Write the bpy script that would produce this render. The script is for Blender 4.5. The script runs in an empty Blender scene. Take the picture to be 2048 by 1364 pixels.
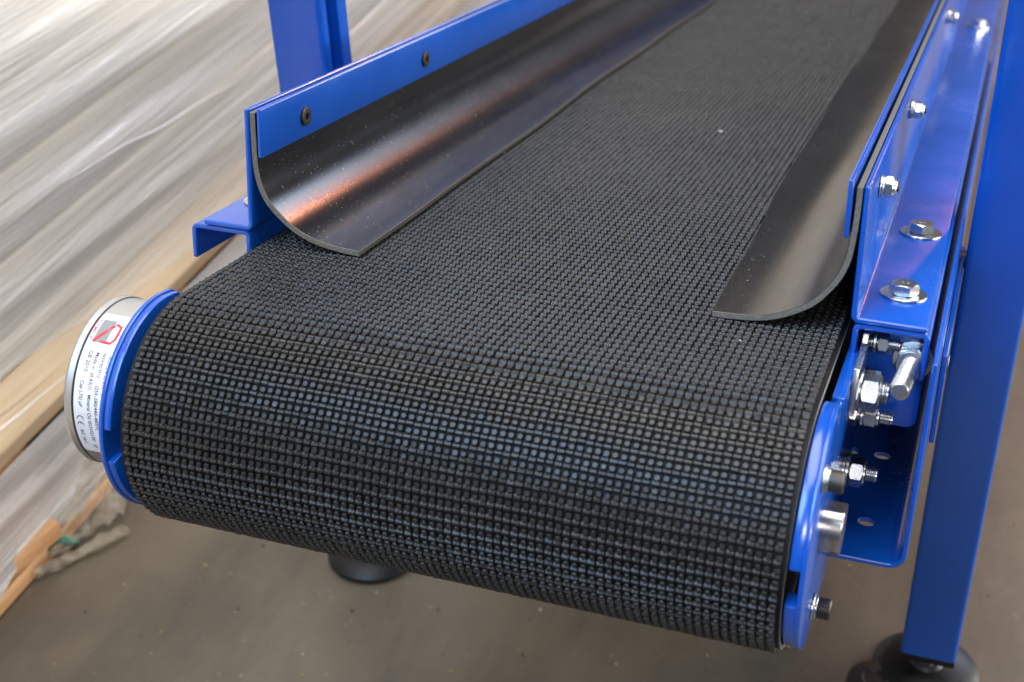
import bpy, bmesh, math, random
import numpy as np
from mathutils import Matrix, Vector, noise

random.seed(7)
rng = np.random.default_rng(11)
sc = bpy.context.scene
COL = sc.collection
PI = math.pi
R = math.radians

# ------------------------------------------------------------------ camera
# The conveyor is laid out in its own frame, in millimetres: x across the belt,
# y along it away from the camera, z square to the belt.  It is pitched by TILT.
TILT = math.asin(0.2088)
UP = np.array([0, -math.sin(TILT), math.cos(TILT)])      # gravity up, conveyor frame
HY = np.array([0, math.cos(TILT), math.sin(TILT)])       # level, away from camera
FLOOR = 560.0                                            # floor below the frame origin

def to_world(p):
    p = np.asarray(p, float)
    return Vector((p[0] / 1000, float(p @ HY) / 1000, (float(p @ UP) + FLOOR) / 1000))

CAM_POS = (60.8005, -828.4374, 319.3000)
CAM_R = np.array([[0.9432, 0.3306, 0.0333], [0.1577, -0.3570, -0.9207], [-0.2925, 0.8736, -0.3889]])
u_, s_, v_ = np.linalg.svd(CAM_R)
CAM_R = u_ @ v_
cam_data = bpy.data.cameras.new('camera')
cam = bpy.data.objects.new('camera', cam_data)
COL.objects.link(cam)
cam_data.sensor_width = 36.0
cam_data.lens = 49.99
cam_data.clip_start = 0.02
cam_data.clip_end = 60
right, down, fwd = CAM_R
def dirw(v):
    return Vector((v[0], float(v @ HY), float(v @ UP)))
rx_, ry_, rz_ = dirw(right), -dirw(down), -dirw(fwd)
m = Matrix((rx_, ry_, rz_)).transposed().to_4x4()
m.translation = to_world(CAM_POS)
cam.matrix_world = m
cam_data.dof.use_dof = True
cam_data.dof.focus_distance = 0.955
cam_data.dof.aperture_fstop = 7.5
sc.camera = cam

# ------------------------------------------------------------------ light
world = bpy.data.worlds.new('World')
sc.world = world
world.use_nodes = True
bg = world.node_tree.nodes['Background']
bg.inputs[0].default_value = (0.80, 0.86, 1.0, 1)
bg.inputs[1].default_value = 0.15

def area(name, loc, aim, sx, sy, power, color):
    d = bpy.data.lights.new(name, 'AREA')
    d.shape = 'RECTANGLE'; d.size = sx; d.size_y = sy
    d.energy = power; d.color = color
    o = bpy.data.objects.new(name, d)
    COL.objects.link(o)
    o.location = loc
    o.rotation_euler = (Vector(aim) - Vector(loc)).to_track_quat('-Z', 'Y').to_euler()
    return o

area('doorway_light', (-1.6, -2.0, 3.5), (-0.2, 0.1, 0.5), 2.6, 1.9, 225, (0.42, 0.65, 1.0))
area('roof_light', (-0.45, 0.7, 4.4), (-0.4, 0.6, 0.0), 2.6, 4.2, 225, (1.0, 0.96, 0.90))
area('side_fill', (4.6, 2.6, 3.1), (-0.8, 0.9, 0.5), 3.0, 2.0, 115, (1.0, 0.98, 0.94))  # added fill that brightens the board stack; not a known window
area('low_stack_fill', (4.0, 1.9, 0.72), (-0.8, 1.2, 1.3), 4.8, 0.8, 290, (1.0, 0.96, 0.89))  # made-up low light, set to lift the stack but spare the clamp bar
area('far_window', (2.6, 6.4, 2.95), (-0.3, 0.4, 0.6), 2.6, 1.3, 130, (0.66, 0.80, 1.0))
area('heater_lamp', (0.72, 4.2, 2.15), (-0.3, 0.5, 0.6), 0.12, 0.10, 22, (1.0, 0.26, 0.05))
area('front_fill', (0.5, -2.1, 1.75), (-0.2, 0.4, 0.4), 0.5, 0.35, 19, (1.0, 0.97, 0.93))  # added fill for the right leg, lower flange and bolt highlights

sc.view_settings.view_transform = 'Standard'
sc.view_settings.look = 'None'
sc.view_settings.exposure = 0.0
sc.view_settings.gamma = 1.0

# ------------------------------------------------------------------ materials
def new_mat(name):
    mt = bpy.data.materials.new(name)
    mt.use_nodes = True
    nt = mt.node_tree
    return mt, nt, nt.nodes['Principled BSDF']

def N(nt, t, **kw):
    n = nt.nodes.new(t)
    for k, v in kw.items():
        setattr(n, k, v)
    return n

def noise_tex(nt, scale, detail=4, rough=0.55, stretch=None, coord='Object', rot=None):
    tc = N(nt, 'ShaderNodeTexCoord')
    mp = N(nt, 'ShaderNodeMapping')
    nt.links.new(tc.outputs[coord], mp.inputs[0])
    if stretch: mp.inputs['Scale'].default_value = stretch
    if rot: mp.inputs['Rotation'].default_value = rot
    n = N(nt, 'ShaderNodeTexNoise')
    n.inputs['Scale'].default_value = scale
    n.inputs['Detail'].default_value = detail
    n.inputs['Roughness'].default_value = rough
    nt.links.new(mp.outputs[0], n.inputs['Vector'])
    return n

def ramp(nt, src, stops):
    r = N(nt, 'ShaderNodeValToRGB')
    el = r.color_ramp.elements
    while len(el) < len(stops): el.new(0.5)
    for e, (p, c) in zip(el, stops):
        e.position = p
        e.color = (*c, 1) if len(c) == 3 else c
    nt.links.new(src, r.inputs[0])
    return r

def bump(nt, bs, src, strength, dist):
    b = N(nt, 'ShaderNodeBump')
    b.inputs['Strength'].default_value = strength
    b.inputs['Distance'].default_value = dist
    nt.links.new(src, b.inputs['Height'])
    nt.links.new(b.outputs[0], bs.inputs['Normal'])
    return b

def g(v): return (v, v, v)

def mat_blue():
    mt, nt, bs = new_mat('blue_powder_coat')
    n = noise_tex(nt, 9, 3)
    r = ramp(nt, n.outputs[0], [(0.3, (0.003, 0.064, 0.36)), (0.7, (0.004, 0.079, 0.43))])
    # sparse dark grit and pale chips on the paint
    n2 = noise_tex(nt, 330, 2, 0.4)
    r2 = ramp(nt, n2.outputs[0], [(0.755, g(0)), (0.77, g(1))])
    mx = N(nt, 'ShaderNodeMix', data_type='RGBA')
    nt.links.new(r2.outputs[0], mx.inputs['Factor'])
    nt.links.new(r.outputs[0], mx.inputs['A'])
    mx.inputs['B'].default_value = (0.012, 0.012, 0.03, 1)
    nt.links.new(mx.outputs['Result'], bs.inputs['Base Color'])
    n3 = noise_tex(nt, 9, 6, 0.7)
    r3 = ramp(nt, n3.outputs[0], [(0.32, g(0.16)), (0.55, g(0.22)), (0.75, g(0.36))])
    nt.links.new(r3.outputs[0], bs.inputs['Roughness'])
    bs.inputs['Specular IOR Level'].default_value = 0.62
    bs.inputs['Coat Weight'].default_value = 0.22
    bs.inputs['Coat Roughness'].default_value = 0.14
    n4 = noise_tex(nt, 420, 3)
    bump(nt, bs, n4.outputs[0], 0.10, 0.0006)
    return mt

def mat_skirt():
    mt, nt, bs = new_mat('black_skirt_rubber')
    n = noise_tex(nt, 16, 6, 0.65, (1, 0.35, 1))
    r = ramp(nt, n.outputs[0], [(0.42, g(0.004)), (0.60, (0.010, 0.010, 0.0105)), (0.80, (0.042, 0.040, 0.037))])
    n2 = noise_tex(nt, 520, 2, 0.5)
    r2 = ramp(nt, n2.outputs[0], [(0.70, g(0)), (0.735, g(1))])
    mx = N(nt, 'ShaderNodeMix', data_type='RGBA')
    nt.links.new(r2.outputs[0], mx.inputs['Factor'])
    nt.links.new(r.outputs[0], mx.inputs['A'])
    mx.inputs['B'].default_value = (0.22, 0.20, 0.17, 1)
    nt.links.new(mx.outputs['Result'], bs.inputs['Base Color'])
    n3 = noise_tex(nt, 22, 5, 0.7, (1, 0.5, 1))
    r3 = ramp(nt, n3.outputs[0], [(0.3, g(0.21)), (0.75, g(0.27))])
    nt.links.new(r3.outputs[0], bs.inputs['Roughness'])
    bs.inputs['Specular IOR Level'].default_value = 0.6
    n4 = noise_tex(nt, 700, 2)
    bump(nt, bs, n4.outputs[0], 0.06, 0.0003)
    return mt

def mat_cut_rubber():
    mt, nt, bs = new_mat('cut_rubber_edge')
    n = noise_tex(nt, 650, 3, 0.6)
    r = ramp(nt, n.outputs[0], [(0.45, (0.11, 0.10, 0.082)), (0.68, (0.18, 0.165, 0.135)), (0.74, (0.4, 0.38, 0.34))])
    nt.links.new(r.outputs[0], bs.inputs['Base Color'])
    bs.inputs['Roughness'].default_value = 0.75
    bump(nt, bs, n.outputs[0], 0.5, 0.0006)
    return mt

def mat_belt(name, lo, hi, rough):
    mt, nt, bs = new_mat(name)
    n = noise_tex(nt, 11, 6, 0.65)
    r = ramp(nt, n.outputs[0], [(0.3, lo), (0.72, hi)])
    n2 = noise_tex(nt, 420, 2, 0.5)
    r2 = ramp(nt, n2.outputs[0], [(0.735, g(0)), (0.77, g(1))])
    mx = N(nt, 'ShaderNodeMix', data_type='RGBA')
    nt.links.new(r2.outputs[0], mx.inputs['Factor'])
    nt.links.new(r.outputs[0], mx.inputs['A'])
    mx.inputs['B'].default_value = (0.16, 0.14, 0.105, 1)
    nt.links.new(mx.outputs['Result'], bs.inputs['Base Color'])
    bs.inputs['Roughness'].default_value = rough
    bs.inputs['Specular IOR Level'].default_value = 0.48 if rough < 0.5 else 0.2
    n4 = noise_tex(nt, 1500, 2)
    bump(nt, bs, n4.outputs[0], 0.25, 0.0003)
    return mt

def mat_metal(name, col, rough, scale=60, stretch=None, var=0.10, metallic=1.0, bmp=0.06):
    mt, nt, bs = new_mat(name)
    n = noise_tex(nt, scale, 4, 0.6, stretch)
    lo = tuple(c * (1 - var * 1.6) for c in col)
    r = ramp(nt, n.outputs[0], [(0.3, lo), (0.7, col)])
    nt.links.new(r.outputs[0], bs.inputs['Base Color'])
    r2 = ramp(nt, n.outputs[0], [(0.3, g(rough + 0.10)), (0.75, g(rough))])
    nt.links.new(r2.outputs[0], bs.inputs['Roughness'])
    bs.inputs['Metallic'].default_value = metallic
    n4 = noise_tex(nt, 900, 2)
    bump(nt, bs, n4.outputs[0], bmp, 0.0004)
    return mt

def mat_plain(name, col, rough, spec=0.5, bmp=0.0):
    mt, nt, bs = new_mat(name)
    n = noise_tex(nt, 40, 4)
    r = ramp(nt, n.outputs[0], [(0.3, tuple(c * 0.85 for c in col)), (0.7, col)])
    nt.links.new(r.outputs[0], bs.inputs['Base Color'])
    bs.inputs['Roughness'].default_value = rough
    bs.inputs['Specular IOR Level'].default_value = spec
    if bmp:
        n4 = noise_tex(nt, 300, 3)
        bump(nt, bs, n4.outputs[0], bmp, 0.0006)
    return mt

def mat_floor():
    mt, nt, bs = new_mat('worn_concrete')
    n = noise_tex(nt, 2.2, 8, 0.62)
    r = ramp(nt, n.outputs[0], [(0.28, (0.050, 0.040, 0.027)), (0.5, (0.112, 0.090, 0.062)), (0.70, (0.165, 0.135, 0.094))])
    n2 = noise_tex(nt, 7.5, 6, 0.7, (1, 0.25, 1), rot=(0, 0, 0.6))
    r2 = ramp(nt, n2.outputs[0], [(0.46, g(0)), (0.70, g(0.85))])
    mx = N(nt, 'ShaderNodeMix', data_type='RGBA')
    nt.links.new(r2.outputs[0], mx.inputs['Factor'])
    nt.links.new(r.outputs[0], mx.inputs['A'])
    mx.inputs['B'].default_value = (0.060, 0.050, 0.039, 1)
    n3 = noise_tex(nt, 120, 3, 0.55)
    r3 = ramp(nt, n3.outputs[0], [(0.69, g(0)), (0.76, g(0.55))])
    mx2 = N(nt, 'ShaderNodeMix', data_type='RGBA')
    nt.links.new(r3.outputs[0], mx2.inputs['Factor'])
    nt.links.new(mx.outputs['Result'], mx2.inputs['A'])
    mx2.inputs['B'].default_value = (0.28, 0.25, 0.20, 1)
    nt.links.new(mx2.outputs['Result'], bs.inputs['Base Color'])
    r5 = ramp(nt, n2.outputs[0], [(0.3, g(0.62)), (0.8, g(0.42))])
    nt.links.new(r5.outputs[0], bs.inputs['Roughness'])
    n4 = noise_tex(nt, 160, 5, 0.6)
    bump(nt, bs, n4.outputs[0], 0.25, 0.0012)
    return mt

def mat_wood(name, lo, hi):
    mt, nt, bs = new_mat(name)
    n = noise_tex(nt, 30, 6, 0.6, (3, 0.12, 3))
    r = ramp(nt, n.outputs[0], [(0.3, lo), (0.7, hi)])
    nt.links.new(r.outputs[0], bs.inputs['Base Color'])
    bs.inputs['Roughness'].default_value = 0.65
    bump(nt, bs, n.outputs[0], 0.3, 0.001)
    return mt

def mat_film(name, a_lo, a_hi, col, stretch, rot, scale=14):
    """cloudy stretch film: see-through where one layer, milky where folded"""
    mt, nt, bs = new_mat(name)
    n = noise_tex(nt, scale, 7, 0.62, stretch, rot=rot)
    r = ramp(nt, n.outputs[0], [(0.32, g(a_lo)), (0.66, g(a_hi))])
    nt.links.new(r.outputs[0], bs.inputs['Alpha'])
    n2 = noise_tex(nt, scale * 0.8, 5, 0.6, stretch, rot=rot)
    r2 = ramp(nt, n2.outputs[0], [(0.30, tuple(c * 0.86 for c in col)), (0.42, tuple(c * 0.92 for c in col)), (0.75, col)])
    nt.links.new(r2.outputs[0], bs.inputs['Base Color'])
    bs.inputs['Roughness'].default_value = 0.17
    bs.inputs['Specular IOR Level'].default_value = 0.8
    n4 = noise_tex(nt, scale * 2.4, 5, 0.6, stretch, rot=rot)
    bump(nt, bs, n4.outputs[0], 0.9, 0.008)
    return mt

BLUE = mat_blue()
SKIRT = mat_skirt()
CUT = mat_cut_rubber()
BELT = mat_belt('belt_rubber', (0.009, 0.0088, 0.0086), (0.021, 0.0198, 0.0182), 0.42)
BASE = mat_belt('belt_base_shaded', (0.004, 0.004, 0.006), (0.008, 0.008, 0.010), 0.6)  # darker than the nubs: shade of the gaps put into the colour
PLY = mat_plain('belt_ply_edge', (0.36, 0.38, 0.32), 0.6)
ZINC = mat_metal('zinc_plate', (0.68, 0.70, 0.72), 0.22, 150, None, 0.28)
STEEL = mat_metal('bright_turned_steel', (0.62, 0.58, 0.54), 0.18, 40, (6, 0.3, 0.3), 0.25)
ALU = mat_metal('cast_aluminium', (0.60, 0.61, 0.63), 0.34, 25, (0.3, 1, 1), 0.14, 1.0, 0.12)
OXIDE = mat_metal('black_oxide', (0.060, 0.050, 0.043), 0.38, 90, None, 0.2, 0.6, 0.1)
PLASTIC = mat_plain('black_plastic', (0.007, 0.007, 0.008), 0.42, 0.4, 0.3)
DRUM = mat_plain('dark_drum', (0.02, 0.02, 0.022), 0.5)
PAPER = mat_plain('white_label', (0.80, 0.80, 0.84), 0.32, 0.5)
INK = mat_plain('black_ink', (0.03, 0.03, 0.035), 0.5)
REDINK = mat_plain('red_ink', (0.75, 0.03, 0.05), 0.45)
GREYINK = mat_plain('grey_ink', (0.26, 0.27, 0.27), 0.45)
FLOORM = mat_floor()

# ------------------------------------------------------------------ object helpers
def tag(o, label=None, cat=None, group=None, kind=None):
    if label: o['label'] = label
    if cat: o['category'] = cat
    if group: o['group'] = group
    if kind: o['kind'] = kind
    return o

BASE_PT = -FLOOR * UP + 245.0 * HY + np.array([-204.0, 0, 0])

conveyor = bpy.data.objects.new('belt_conveyor', None)
COL.objects.link(conveyor)
conveyor.location = to_world(BASE_PT)
conveyor.rotation_euler = (-TILT, 0, 0)
tag(conveyor, 'blue belt conveyor with nubbed black belt and curved rubber skirts, standing on the concrete floor', 'conveyor')

def link_mesh(name, me, mat, parent=None, mats=None):
    o = bpy.data.objects.new(name, me)
    COL.objects.link(o)
    for mm in (mats or [mat]): me.materials.append(mm)
    if parent is not None: o.parent = parent
    return o

def conv(pts, parent):
    """conveyor frame millimetres -> local metres of a child of the conveyor"""
    return (np.asarray(pts, float) - BASE_PT) / 1000.0

def obj_bm(name, bm, mat, parent=None, bevel=0.0, seg=2, smooth=True, mats=None, angle=35, frame=True):
    me = bpy.data.meshes.new(name)
    bmesh.ops.recalc_face_normals(bm, faces=bm.faces)
    if frame:
        for v in bm.verts:
            v.co = Vector(conv(tuple(v.co), None))
    bm.to_mesh(me); bm.free()
    o = link_mesh(name, me, mat, parent, mats)
    if smooth:
        for p in me.polygons: p.use_smooth = True
    if bevel:
        b = o.modifiers.new('bevel', 'BEVEL')
        b.width = bevel / 1000 if frame else bevel
        b.segments = seg; b.limit_method = 'ANGLE'; b.angle_limit = R(angle)
        b.harden_normals = False
    if smooth:
        w = o.modifiers.new('sharp', 'EDGE_SPLIT')
        w.split_angle = R(28)
    return o

def box(bm, x0, x1, y0, y1, z0, z1):
    vs = [bm.verts.new((x, y, z)) for x in (x0, x1) for y in (y0, y1) for z in (z0, z1)]
    for f in ((0, 1, 3, 2), (4, 6, 7, 5), (0, 4, 5, 1), (2, 3, 7, 6), (0, 2, 6, 4), (1, 5, 7, 3)):
        bm.faces.new([vs[i] for i in f])
    return vs

def extrude_poly(bm, poly, axis, a0, a1):
    """poly: 2-D outline in the two other axes (in x,y,z order), extruded on axis"""
    def P(p, a):
        q = list(p); q.insert(axis, a); return q
    A = [bm.verts.new(P(p, a0)) for p in poly]
    B = [bm.verts.new(P(p, a1)) for p in poly]
    n = len(poly)
    bm.faces.new(A); bm.faces.new(B[::-1])
    for i in range(n):
        bm.faces.new((A[i], B[i], B[(i + 1) % n], A[(i + 1) % n]))

def offset_path(path, t):
    """open 2-D path -> closed outline of a sheet of thickness t on its left side"""
    p = np.array(path, float)
    d = np.gradient(p, axis=0)
    d /= np.linalg.norm(d, axis=1)[:, None]
    n = np.stack([-d[:, 1], d[:, 0]], 1)
    return [tuple(q) for q in p] + [tuple(q) for q in (p + n * t)[::-1]]

def fold_path(pts, r, k=6):
    """polyline with corners rounded to radius r"""
    out = [pts[0]]
    for i in range(1, len(pts) - 1):
        a, b, c = (np.array(q, float) for q in pts[i - 1:i + 2])
        u = (a - b) / np.linalg.norm(a - b); v = (c - b) / np.linalg.norm(c - b)
        ang = math.acos(max(-1, min(1, float(u @ v))))
        d = r / math.tan(ang / 2)
        cen = b + (u + v) / np.linalg.norm(u + v) * r / math.sin(ang / 2)
        s, e = b + u * d - cen, b + v * d - cen
        t0 = math.atan2(s[1], s[0]); t1 = math.atan2(e[1], e[0])
        dt = (t1 - t0 + PI) % (2 * PI) - PI
        for j in range(k + 1):
            t = t0 + dt * j / k
            out.append(tuple(cen + r * np.array([math.cos(t), math.sin(t)])))
    out.append(pts[-1])
    return out

def sheet(name, path, t, y0, y1, r, parent, bevel=1.2, mat=None, shift=None, keep_ny=1):
    """bent sheet: path in (x, z), folded radius r, thickness t, running y0..y1"""
    outline = offset_path(fold_path(path, r), t)
    bm = bmesh.new()
    n = len(outline)
    ys = [y0 + (y1 - y0) * i / keep_ny for i in range(keep_ny + 1)]
    rows = []
    for y in ys:
        rows.append([bm.verts.new((p[0] + (shift(p[1]) if shift else 0), y, p[1])) for p in outline])
    for a, b in zip(rows, rows[1:]):
        for i in range(n):
            bm.faces.new((a[i], b[i], b[(i + 1) % n], a[(i + 1) % n]))
    h = n // 2
    for row in (rows[0], rows[-1]):
        for i in range(h - 1):
            bm.faces.new((row[i], row[i + 1], row[n - 2 - i], row[n - 1 - i]))
    return obj_bm(name, bm, mat or BLUE, parent, bevel=bevel, seg=3, angle=50)

def lathe(bm, prof, origin, axis, seg=40, cap=True):
    """prof: (along, radius) list about a unit axis through origin"""
    ax = Vector(axis).normalized()
    t = Vector((0, 0, 1)) if abs(ax.z) < 0.9 else Vector((1, 0, 0))
    u = ax.cross(t).normalized(); v = ax.cross(u)
    o = Vector(origin)
    rings = []
    for a, r in prof:
        rings.append([bm.verts.new(o + ax * a + (u * math.cos(2 * PI * k / seg) + v * math.sin(2 * PI * k / seg)) * r) for k in range(seg)])
    for A, B in zip(rings, rings[1:]):
        for k in range(seg):
            bm.faces.new((A[k], A[(k + 1) % seg], B[(k + 1) % seg], B[k]))
    if cap:
        bm.faces.new(rings[0][::-1]); bm.faces.new(rings[-1])

def hexnut_prof(bm, origin, axis, a0, a1, af, hole=0.0, spin=0.0, chamfer=0.9):
    """hexagon with chamfered (domed) corners, optional bore"""
    ax = Vector(axis).normalized()
    t = Vector((0, 0, 1)) if abs(ax.z) < 0.9 else Vector((1, 0, 0))
    u = ax.cross(t).normalized(); v = ax.cross(u)
    o = Vector(origin)
    K = 48
    ri = af / 2
    ro = ri / math.cos(PI / 6)
    def hexr(th):
        a = (th % (PI / 3)) - PI / 6
        return ri / math.cos(a)
    def ring(a, fn):
        return [bm.verts.new(o + ax * a + (u * math.cos(2 * PI * k / K + spin) + v * math.sin(2 * PI * k / K + spin)) * fn(2 * PI * k / K)) for k in range(K)]
    c = chamfer
    def cut(th):   # chamfer height grows at corners
        return (hexr(th) - ri) / (ro - ri)
    H = a1 - a0
    top = ring(a1, lambda th: ri * 0.98)
    def ring_var(sign, base):
        vs = []
        for k in range(K):
            th = 2 * PI * k / K
            vs.append(bm.verts.new(o + ax * (base - sign * c * (0.15 + cut(th))) + (u * math.cos(th + spin) + v * math.sin(th + spin)) * hexr(th)))
        return vs
    r1 = ring_var(1, a1)
    r2 = ring_var(-1, a0)
    bot = ring(a0, lambda th: ri * 0.98)
    rings = [bot, r2, r1, top]
    if hole:
        rings.append(ring(a1 - 0.1, lambda th: hole))
        rings.append(ring(a1 - 1.5, lambda th: hole * 0.92))
    for A, B in zip(rings, rings[1:]):
        for k in range(K):
            bm.faces.new((A[k], A[(k + 1) % K], B[(k + 1) % K], B[k]))
    bm.faces.new(bot[::-1]); bm.faces.new(rings[-1])

def thread_prof(a0, a1, r, pitch):
    p = []
    n = max(2, int((a1 - a0 - 0.8) / pitch))
    for i in range(n):
        a = a0 + i * pitch
        p += [(a, r * 0.88), (a + pitch * 0.45, r), (a + pitch * 0.6, r)]
    p += [(a0 + n * pitch, r * 0.88), (a1 - 0.5, r * 0.86), (a1, r * 0.74)]
    return p

def washer(parent, origin, axis, a0, a1, ro, ri=0, mat=None, name='washer'):
    bm = bmesh.new()
    lathe(bm, [(a0, ro - 0.4), (a0 + 0.3, ro), (a1 - 0.3, ro), (a1, ro - 0.4)], origin, axis, 48)
    return obj_bm(name, bm, mat or ZINC, parent)

def nut(parent, name, origin, axis, a0, a1, af, nyl=0, spin=0.0):
    bm = bmesh.new()
    hexnut_prof(bm, origin, axis, a0, a1, af, 0, spin)
    o = obj_bm(name, bm, ZINC, parent)
    if nyl:
        bm = bmesh.new()
        lathe(bm, [(a1 - 0.2, af / 2 * 0.93), (a1 + nyl * 0.6, af / 2 * 0.9), (a1 + nyl, af / 2 * 0.72)], origin, axis, 40)
        obj_bm('collar', bm, ZINC, o)
    return o

# ------------------------------------------------------------------ floor
bm = bmesh.new()
S = 60
vs = {}
for i in range(S + 1):
    for j in range(S + 1):
        a = (i / S - 0.5) * 2; b = (j / S - 0.5) * 2
        x = a * abs(a) * 12; y = 1 + b * abs(b) * 12
        h = 0.0016 * noise.noise(Vector((x * 1.3, y * 1.3, 0))) if abs(a) < 0.7 and abs(b) < 0.7 else 0
        vs[i, j] = bm.verts.new((x, y, h - 0.0018))
for i in range(S):
    for j in range(S):
        bm.faces.new((vs[i, j], vs[i + 1, j], vs[i + 1, j + 1], vs[i, j + 1]))
fl = obj_bm('floor', bm, FLOORM, None, frame=False)
for mm in list(fl.modifiers): fl.modifiers.remove(mm)
tag(fl, kind='structure')

# ------------------------------------------------------------------ belt
CY, CZ, RB = -98.0, -86.5, 77.0          # drum axis and outer radius over the nubs
XL, XR = -408.0, -3.0
ZT = CZ + RB
NUB = 2.9
YEND = 1650.0
L_FLAT = YEND - CY
L_ARC = PI * (RB - 1)

def belt_pt(s, h):
    """s along the belt from the far end over the drum; h above the base surface"""
    s = np.asarray(s, float); h = np.asarray(h, float)
    r = RB - NUB + h
    a = np.clip((s - L_FLAT) / (RB - 1), 0, PI)
    y = CY - r * np.sin(a)
    z = CZ + r * np.cos(a)
    y = np.where(s < L_FLAT, CY + (L_FLAT - s), y)
    back = np.maximum(s - L_FLAT - L_ARC, 0)
    return y + back, z

ss = np.concatenate([np.array([0.0, L_FLAT / 2]), np.linspace(L_FLAT, L_FLAT + L_ARC, 90), [L_FLAT + L_ARC + 900]])
bm = bmesh.new()
prev = None
for s in ss:
    yo, zo = belt_pt(s, 0.0); yi, zi = belt_pt(s, -2.6)
    row = [bm.verts.new((XL, yo, zo)), bm.verts.new((XR, yo, zo)), bm.verts.new((XR, yi, zi)), bm.verts.new((XL, yi, zi))]
    if prev:
        for k in range(4):
            f = bm.faces.new((prev[k], row[k], row[(k + 1) % 4], prev[(k + 1) % 4]))
            f.material_index = 1 if k in (1, 3) else 0
    prev = row
belt = obj_bm('belt', bm, None, conveyor, mats=[BASE, PLY])

def nub_mesh():
    PX, PY = 5.0, 7.5
    nx = int((XR - XL - 1.0) / PX)
    x0 = XL + (XR - XL - nx * PX) / 2 + PX / 2
    total = L_FLAT + L_ARC + 260
    ny = int(total / PY)
    s0 = total - ny * PY
    cells = []
    V, F = [], []
    # top outline: chamfered corners; 8-sided base, 8-sided top
    def oct8(w, l, c):
        return np.array([(-w + c, -l), (w - c, -l), (w, -l + c), (w, l - c), (w - c, l), (-w + c, l), (-w, l - c), (-w, -l + c)])
    ix, iy = np.meshgrid(np.arange(nx), np.arange(ny))
    ix = ix.ravel(); iy = iy.ravel()
    cx = x0 + ix * PX
    base_s = s0 + iy * PY + PY / 2
    verts_all, faces_all, off = [], [], 0
    for kind in (0, 1):
        if kind == 0: w, l, h, dx, ds = 2.26, 1.85, 2.75, 0.0, 1.65
        else:         w, l, h, dx, ds = 1.75, 1.72, 2.90, 0.40, -1.85
        n = len(cx)
        X = cx + dx + rng.normal(0, 0.10, n) + 0.12 * np.sin(base_s * 0.021)
        Sx = base_s + ds + rng.normal(0, 0.13, n) + 0.25 * np.sin(X * 0.05 + base_s * 0.01)
        H = h + rng.normal(0, 0.10, n)
        W = w * (1 + rng.normal(0, 0.04, n)); Ln = l * (1 + rng.normal(0, 0.06, n))
        tx = rng.normal(0, 0.035, n); ts = rng.normal(0.0, 0.05, n)
        levels = ([(0.95, 0.95, 0.0, 0.4), (1.0, 1.0, 0.50, 0.4), (0.90, 0.34, 1.0, 0.25)] if kind == 0 else
                  [(0.92, 0.92, 0.0, 0.5), (1.0, 1.0, 0.78, 0.6), (0.80, 0.78, 1.0, 0.6)])
        P = np.zeros((n, 24, 3))
        for li, (sx_, ss_, hh, cc) in enumerate(levels):
            o8 = oct8(1, 1, cc * (0.5 if kind == 0 else 0.85))
            lx = o8[:, 0][None] * W[:, None] * sx_
            ls = o8[:, 1][None] * Ln[:, None] * ss_
            hv = H[:, None] * hh + (hh > 0.5) * (lx * tx[:, None] + ls * ts[:, None])
            yy, zz = belt_pt(Sx[:, None] + ls, hv - 0.05 * (hh == 0))
            P[:, li * 8:(li + 1) * 8, 0] = X[:, None] + lx
            P[:, li * 8:(li + 1) * 8, 1] = yy
            P[:, li * 8:(li + 1) * 8, 2] = zz
        verts_all.append(P.reshape(-1, 3))
        q = []
        for li in range(2):
            for k in range(8):
                q.append((li * 8 + k, li * 8 + (k + 1) % 8, (li + 1) * 8 + (k + 1) % 8, (li + 1) * 8 + k))
        # top as three quads
        q += [(16, 17, 18, 23), (23, 18, 19, 22), (22, 19, 20, 21)]
        q = np.array(q)
        Fk = (np.arange(n)[:, None, None] * 24 + q[None]).reshape(-1, 4) + off
        faces_all.append(Fk)
        off += n * 24
    Vn = np.concatenate(verts_all); Fn = np.concatenate(faces_all)
    me = bpy.data.meshes.new('belt_nubs')
    me.vertices.add(len(Vn)); me.loops.add(len(Fn) * 4); me.polygons.add(len(Fn))
    me.vertices.foreach_set('co', conv(Vn, None).astype(np.float32).ravel())
    me.loops.foreach_set('vertex_index', Fn.astype(np.int32).ravel())
    me.polygons.foreach_set('loop_start', np.arange(0, len(Fn) * 4, 4, dtype=np.int32))
    me.polygons.foreach_set('loop_total', np.full(len(Fn), 4, dtype=np.int32))
    me.polygons.foreach_set('use_smooth', np.zeros(len(Fn), dtype=bool))
    me.update(calc_edges=True)
    return me
nubs = link_mesh('belt_nubs', nub_mesh(), BELT, belt)
tag(nubs, kind='stuff')

# drum inside the belt
bm = bmesh.new()
lathe(bm, [(0, 71.0), (XR - XL - 6, 71.0)], (XL + 3, CY, CZ), (1, 0, 0), 72)
obj_bm('head_drum', bm, DRUM, conveyor)
# slider bed under the belt
bm = bmesh.new()
box(bm, XL + 6, XR - 6, 10, YEND, ZT - 9, ZT - 5.4)
obj_bm('slider_bed', bm, BLUE, conveyor)

# ------------------------------------------------------------------ side channels, brackets
T = 3.6
for sx in (0, 1):
    if sx == 0: xa, xb = -457.5, -411.0
    else: xa, xb = 2.0, 48.0
    # inverted U, path runs up, across, down; thickness lies inside
    sheet('side_channel', [(xb, -31), (xb, -0.2), (xa, -0.2), (xa, -26)], T, 0, YEND, 5.0, conveyor)
# left angle: flange then web
lean = lambda z: -1.9 * max(z, 0) / 86.0
sheet('skirt_bracket', [(-446.5, 0.3), (-407.8, 0.3), (-407.8, 86.5)], 3.8, -1.5, YEND, 5.0, conveyor, bevel=1.6)
sheet('skirt_bracket', [(0.0, 86.5), (0.0, 0.3), (46.0, 0.3)], 3.8, -1.5, YEND, 5.0, conveyor, bevel=1.6, shift=lambda z: -1.9 * max(z, 0) / 86.0)

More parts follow.
